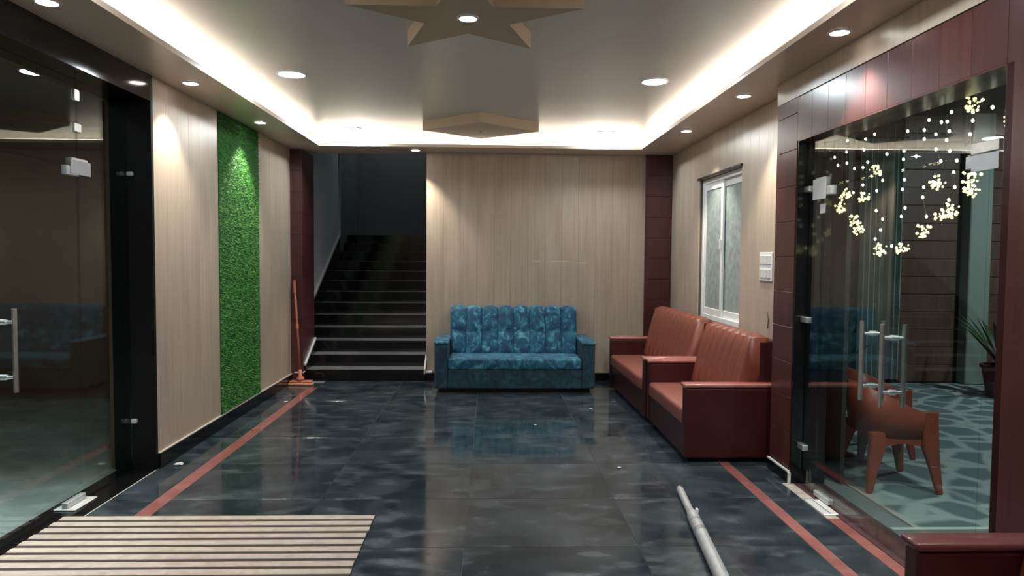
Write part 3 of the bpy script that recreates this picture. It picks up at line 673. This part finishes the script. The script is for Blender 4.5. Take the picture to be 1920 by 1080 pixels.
# plastic tub chairs
def tub_chair():
    """faces +y locally (front), seat .38, back .70"""
    o = empty('plastic_chair')
    n_ = 28; hw, hd = .225, .215
    bm = bmesh.new(); rows = []
    for i in range(n_ + 1):
        t = i / n_                                  # left arm front -> back -> right arm front
        a = PI + PI * t
        ex = .42
        cxx = math.copysign(abs(math.cos(a)) ** ex, math.cos(a)) * hw; yy = math.copysign(abs(math.sin(a)) ** ex, math.sin(a)) * hd
        if t < .12: cxx = -hw; yy = hd * (1 - t / .12)
        elif t > .88: cxx = hw; yy = hd * (t - .88) / .12
        else:
            a = PI + PI * (t - .12) / .76
            cxx = math.copysign(abs(math.cos(a)) ** .6, math.cos(a)) * hw; yy = math.copysign(abs(math.sin(a)) ** .6, math.sin(a)) * hd
        fr = (yy + hd) / (2 * hd)                    # 0 at back, 1 at front
        top = .70 - .16 * min(1, fr * 1.35)
        flare = 1 + .10 * (1 - fr)
        ring = []
        for (k_, z) in ((0., .36), (.5, (.36 + top) / 2), (1., top)):
            ring.append(((cxx * (1 + .05 * k_)), yy * (1 + (.16 if yy < 0 else 0) * k_), z))
        rows.append((ring, [(x * .93, y * .93 if y < 0 else y, z) for x, y, z in ring]))
    V = [[[bm.verts.new(p_) for p_ in side] for side in r] for r in rows]
    for i in range(n_):
        for s in (0, 1):
            for k in range(2): bm.faces.new((V[i][s][k], V[i + 1][s][k], V[i + 1][s][k + 1], V[i][s][k + 1]))
        bm.faces.new((V[i][0][2], V[i + 1][0][2], V[i + 1][1][2], V[i][1][2])); bm.faces.new((V[i][0][0], V[i + 1][0][0], V[i + 1][1][0], V[i][1][0]))
    for i in (0, n_):
        for k in range(2): bm.faces.new((V[i][0][k], V[i][0][k + 1], V[i][1][k + 1], V[i][1][k]))
    link('back_shell', fin(bm, 'back_shell'), 'chair_plastic', o, smooth=True)
    box('seat', (-.215, .215, -.20, .22, .36, .395), 'chair_plastic', o, .014, 3, True)
    # apron under the front edge with an arched lower side
    pts = [(-.205, .36)] + [(-.205 + .41 * i / 12, .27 + .055 * math.sin(PI * i / 12)) for i in range(13)] + [(.205, .36)]
    me = pd('apron', [(x, yy, z) for yy in (.195, .215) for x, z in pts], [tuple(range(15)), tuple(range(29, 14, -1))] + [(i, (i + 1) % 15, 15 + (i + 1) % 15, 15 + i) for i in range(15)])
    link('apron', me, 'chair_plastic', o)
    for sx in (-1, 1):
        ap = pd('side_apron', [(xx, -.20 + .41 * 0 + (y_ + .205), z) for xx in (sx * .205, sx * .222) for y_, z in pts], [tuple(range(15)), tuple(range(29, 14, -1))] + [(i, (i + 1) % 15, 15 + (i + 1) % 15, 15 + i) for i in range(15)])
        link('side_apron', ap, 'chair_plastic', o)
    for sx in (-1, 1):
        for sy, ft in ((1, .54), (-1, .42)):
            bm = bmesh.new(); R_ = []
            for z, hwid, off in ((0, .022, .035), (.16, .034, .02), (.32, .052, .006), (ft if sy > 0 else .40, .045, .0)):
                x = sx * (hw + off - .012); yv = sy * (hd + off) - sy * hwid
                R_.append([bm.verts.new((x + a_ * .5 * hwid, yv + b_ * hwid, z)) for a_, b_ in ((-1, -1), (1, -1), (1, 1), (-1, 1))])
            for i in range(3):
                for k in range(4): bm.faces.new((R_[i][k], R_[i][(k + 1) % 4], R_[i + 1][(k + 1) % 4], R_[i + 1][k]))
            bm.faces.new(R_[0]); bm.faces.new(R_[-1])
            bmesh.ops.bevel(bm, geom=bm.edges[:], offset=.006, segments=2, affect='EDGES')
            link('leg', fin(bm, 'leg'), 'chair_plastic', o)
    return o
ch = tub_chair(); ch.location = (2.74, 4.72, .0005); ch.rotation_euler = (0, 0, -PI / 2 - .06)
tag(ch, 'terracotta plastic tub chair standing in front outside the right door', 'chair', 'plastic chairs on the terrace')
c2 = copy_tree(ch); c2.location = (2.99, 5.45, .0005); c2.rotation_euler = (0, 0, -PI / 2 + .15)
tag(c2, 'terracotta plastic tub chair behind the first, half hidden by the door reveal', 'chair', 'plastic chairs on the terrace')
# potted plants
def plant(loc, pr_, ph, n_, ln, label, seed):
    rnd = random.Random(seed); o = empty('potted_plant', loc); tag(o, label, 'plant', 'potted plants on the terrace')
    pot = link('pot', lathe('pot', [(pr_ * .7, 0), (pr_, ph * .9), (pr_ * 1.08, ph * .9), (pr_ * 1.08, ph), (pr_ * .9, ph), (pr_ * .88, ph * .9)], 20), 'pot_red', o)
    for i in range(n_):
        a = rnd.uniform(0, 2 * PI); sp = rnd.uniform(.25, .9); L_ = ln * rnd.uniform(.6, 1.1); wd = .03
        d0 = Vector((math.cos(a), math.sin(a), 0)); vs, fs = [], []
        sd = Vector((-d0.y, d0.x, 0))
        for k in range(6):
            t = k / 5; p_ = d0 * (L_ * sp * t) + Vector((0, 0, ph * .9 + L_ * (t - .35 * sp * t * t))); w_ = wd * math.sin(PI * (.12 + .86 * t))
            vs += [p_ - sd * w_, p_ + sd * w_ , p_ + Vector((0, 0, -.006))]
        for k in range(5):
            b_ = 3 * k; fs += [(b_, b_ + 2, b_ + 5, b_ + 3), (b_ + 2, b_ + 1, b_ + 4, b_ + 5)]
        link('leaf', pd('leaf', [tuple(q) for q in vs], fs), 'leaf', o, smooth=True)
plant((5.72, 7.65, .0005), .19, .36, 26, .75, 'leafy plant in a dark red pot at the right of the terrace', 5)
plant((3.65, 7.3, .0005), .17, .38, 24, .65, 'leafy green plant in a pot behind the plastic chairs', 9)
# fairy light curtain
fc = empty('fairy_light_curtain', (2.38, 0, 2.42)); tag(fc, 'curtain of warm fairy lights with glowing clusters hanging outside the right door', 'string lights')
link('top_cord', tube_mesh('top_cord', [(0, 2.95, 0), (0, 4.92, 0)], .005, 6), 'wire', fc)
CL = [(4.325, 2.095), (4.671, 1.963), (4.732, 1.892), (4.428, 1.936), (4.565, 1.8), (4.487, 1.728), (4.237, 1.602), (4.003, 1.606), (3.812, 1.704), (3.706, 1.944), (3.588, 1.798), (3.648, 1.78), (3.439, 1.949), (3.443, 1.884), (3.181, 2.19), (3.132, 2.198), (3.44, 2.316)]
BU = [(4.338, 2.314), (4.442, 2.301), (4.672, 2.328), (4.458, 2.236), (4.681, 2.255), (4.194, 2.172), (4.841, 2.241), (4.793, 2.18), (4.67, 2.179), (4.57, 2.131), (4.464, 2.125), (4.408, 2.152), (4.231, 2.019), (4.004, 1.999), (4.022, 1.945), (4.019, 2.165), (4.021, 2.117), (4.293, 1.961), (4.292, 1.839), (4.218, 1.783), (4.237, 1.719), (4.294, 1.665), (3.99, 1.836), (4.024, 1.789), (4.575, 1.975), (4.458, 2.013), (4.112, 1.62), (3.989, 2.273), (3.899, 2.118), (3.834, 2.252), (3.62, 2.209), (3.73, 2.211), (3.459, 2.165), (3.831, 2.202), (3.639, 2.165), (3.725, 2.131), (3.61, 2.105), (3.681, 2.063), (3.552, 2.048), (3.451, 2.024), (3.574, 1.991), (3.561, 1.914), (3.821, 1.938), (3.827, 1.884), (3.604, 1.852), (3.788, 1.776), (3.608, 2.305), (3.64, 2.262), (3.688, 2.268), (3.794, 2.299), (3.445, 2.272), (3.443, 2.23), (3.308, 2.267)]
cols = {}
for y, z in CL + BU:
    for key in cols:
        if abs(key - y) < .045: cols[key].append((y, z)); break
    else: cols[y] = [(y, z)]
for key, pts in cols.items():
    pts = sorted(pts, key=lambda q: -q[1])
    link('string', tube_mesh('string', [(0, pts[0][0], 0)] + [(0, y, z - 2.42) for y, z in pts if z < 2.415], .0016, 5), 'wire', fc)
bm = bmesh.new(); bmesh.ops.create_icosphere(bm, subdivisions=1, radius=.0085)
for v_ in bm.verts: v_.co.z *= 1.3
bul = fin(bm, 'bulb')
for y, z in BU: link('bulb', bul, 'fairy_white', fc, (0, y, z - 2.42), (0, 0, 0))
def cluster(seed):
    rnd = random.Random(seed); bm = bmesh.new()
    for i in range(26):
        u = Vector((rnd.gauss(0, 1), rnd.gauss(0, 1), rnd.gauss(0, 1))).normalized() * rnd.uniform(.012, .046)
        bmesh.ops.create_icosphere(bm, subdivisions=1, radius=rnd.uniform(.0045, .0095), matrix=Matrix.Translation(u))
    return fin(bm, 'light_cluster')
cms = [cluster(k) for k in range(4)]
for i, (y, z) in enumerate(CL): link('light_cluster', cms[i % 4], 'fairy_gold', fc, (0, y, z - 2.42), (0, 0, i * 1.7))
lamp('terrace_lamp', (3.0, 2.7, 3.4), .12, 'panel_glow', 'round ceiling lamp over the terrace outside the right door', 'ceiling light', None, 50., COOL)

# ------------------------------------------------------------------ lobby beyond the left door
lf = boxes('floor_lobby', [(-6.5, -2.646, -1.5, 7.5, -.12, 0)], 'lobby_marble'); struct(lf, 'pale marble floor beyond the left glass door', 'floor')
lw = boxes('wall_lobby', [(-6.6, -6.5, -1.5, 7.5, 0, 2.9), (-6.6, -2.66, 7.5, 7.6, 0, 2.9), (-6.6, -2.66, -1.6, -1.5, 0, 2.9), (-2.70, -2.66, -1.5, 1.6, 0, 2.9), (-2.70, -2.66, 5.06, 7.5, 0, 2.9), (-2.70, -2.66, 1.6, 5.06, 2.6, 2.9)], 'lobby_wall'); struct(lw, 'brown walls of the dark lobby beyond the left door', 'wall')
lc = boxes('ceiling', [(-6.6, -2.66, -1.6, 7.6, 2.9, 3.0)], 'dark_wall'); struct(lc, 'dark lobby ceiling beyond the left door', 'ceiling')
lamp('stair_lamp', (-1.6, 12.3, 4.6), .10, 'panel_glow', 'round ceiling lamp high over the stair landing', 'ceiling light', None, 4., COOL)
lamp('terrace_lamp', (6.4, 6.4, 3.4), .12, 'panel_glow', 'added unseen lamp brightening the far terrace wall', 'ceiling light', None, 60., COOL)  # added fill light out of view, lifts the far terrace wall
lamp('lobby_lamp', (-4.9, 5.2, 2.9), .12, 'panel_glow', 'added unseen lamp brightening the lobby walls beyond the left door', 'ceiling light', None, 9., WARM)  # added fill light out of view, lifts the brown lobby walls
lamp('lobby_lamp', (-3.05, 3.55, 2.9), .12, 'panel_glow', 'round ceiling lamp in the lobby beyond the left door', 'ceiling light', None, 420., COOL, math.radians(62), 1.0)
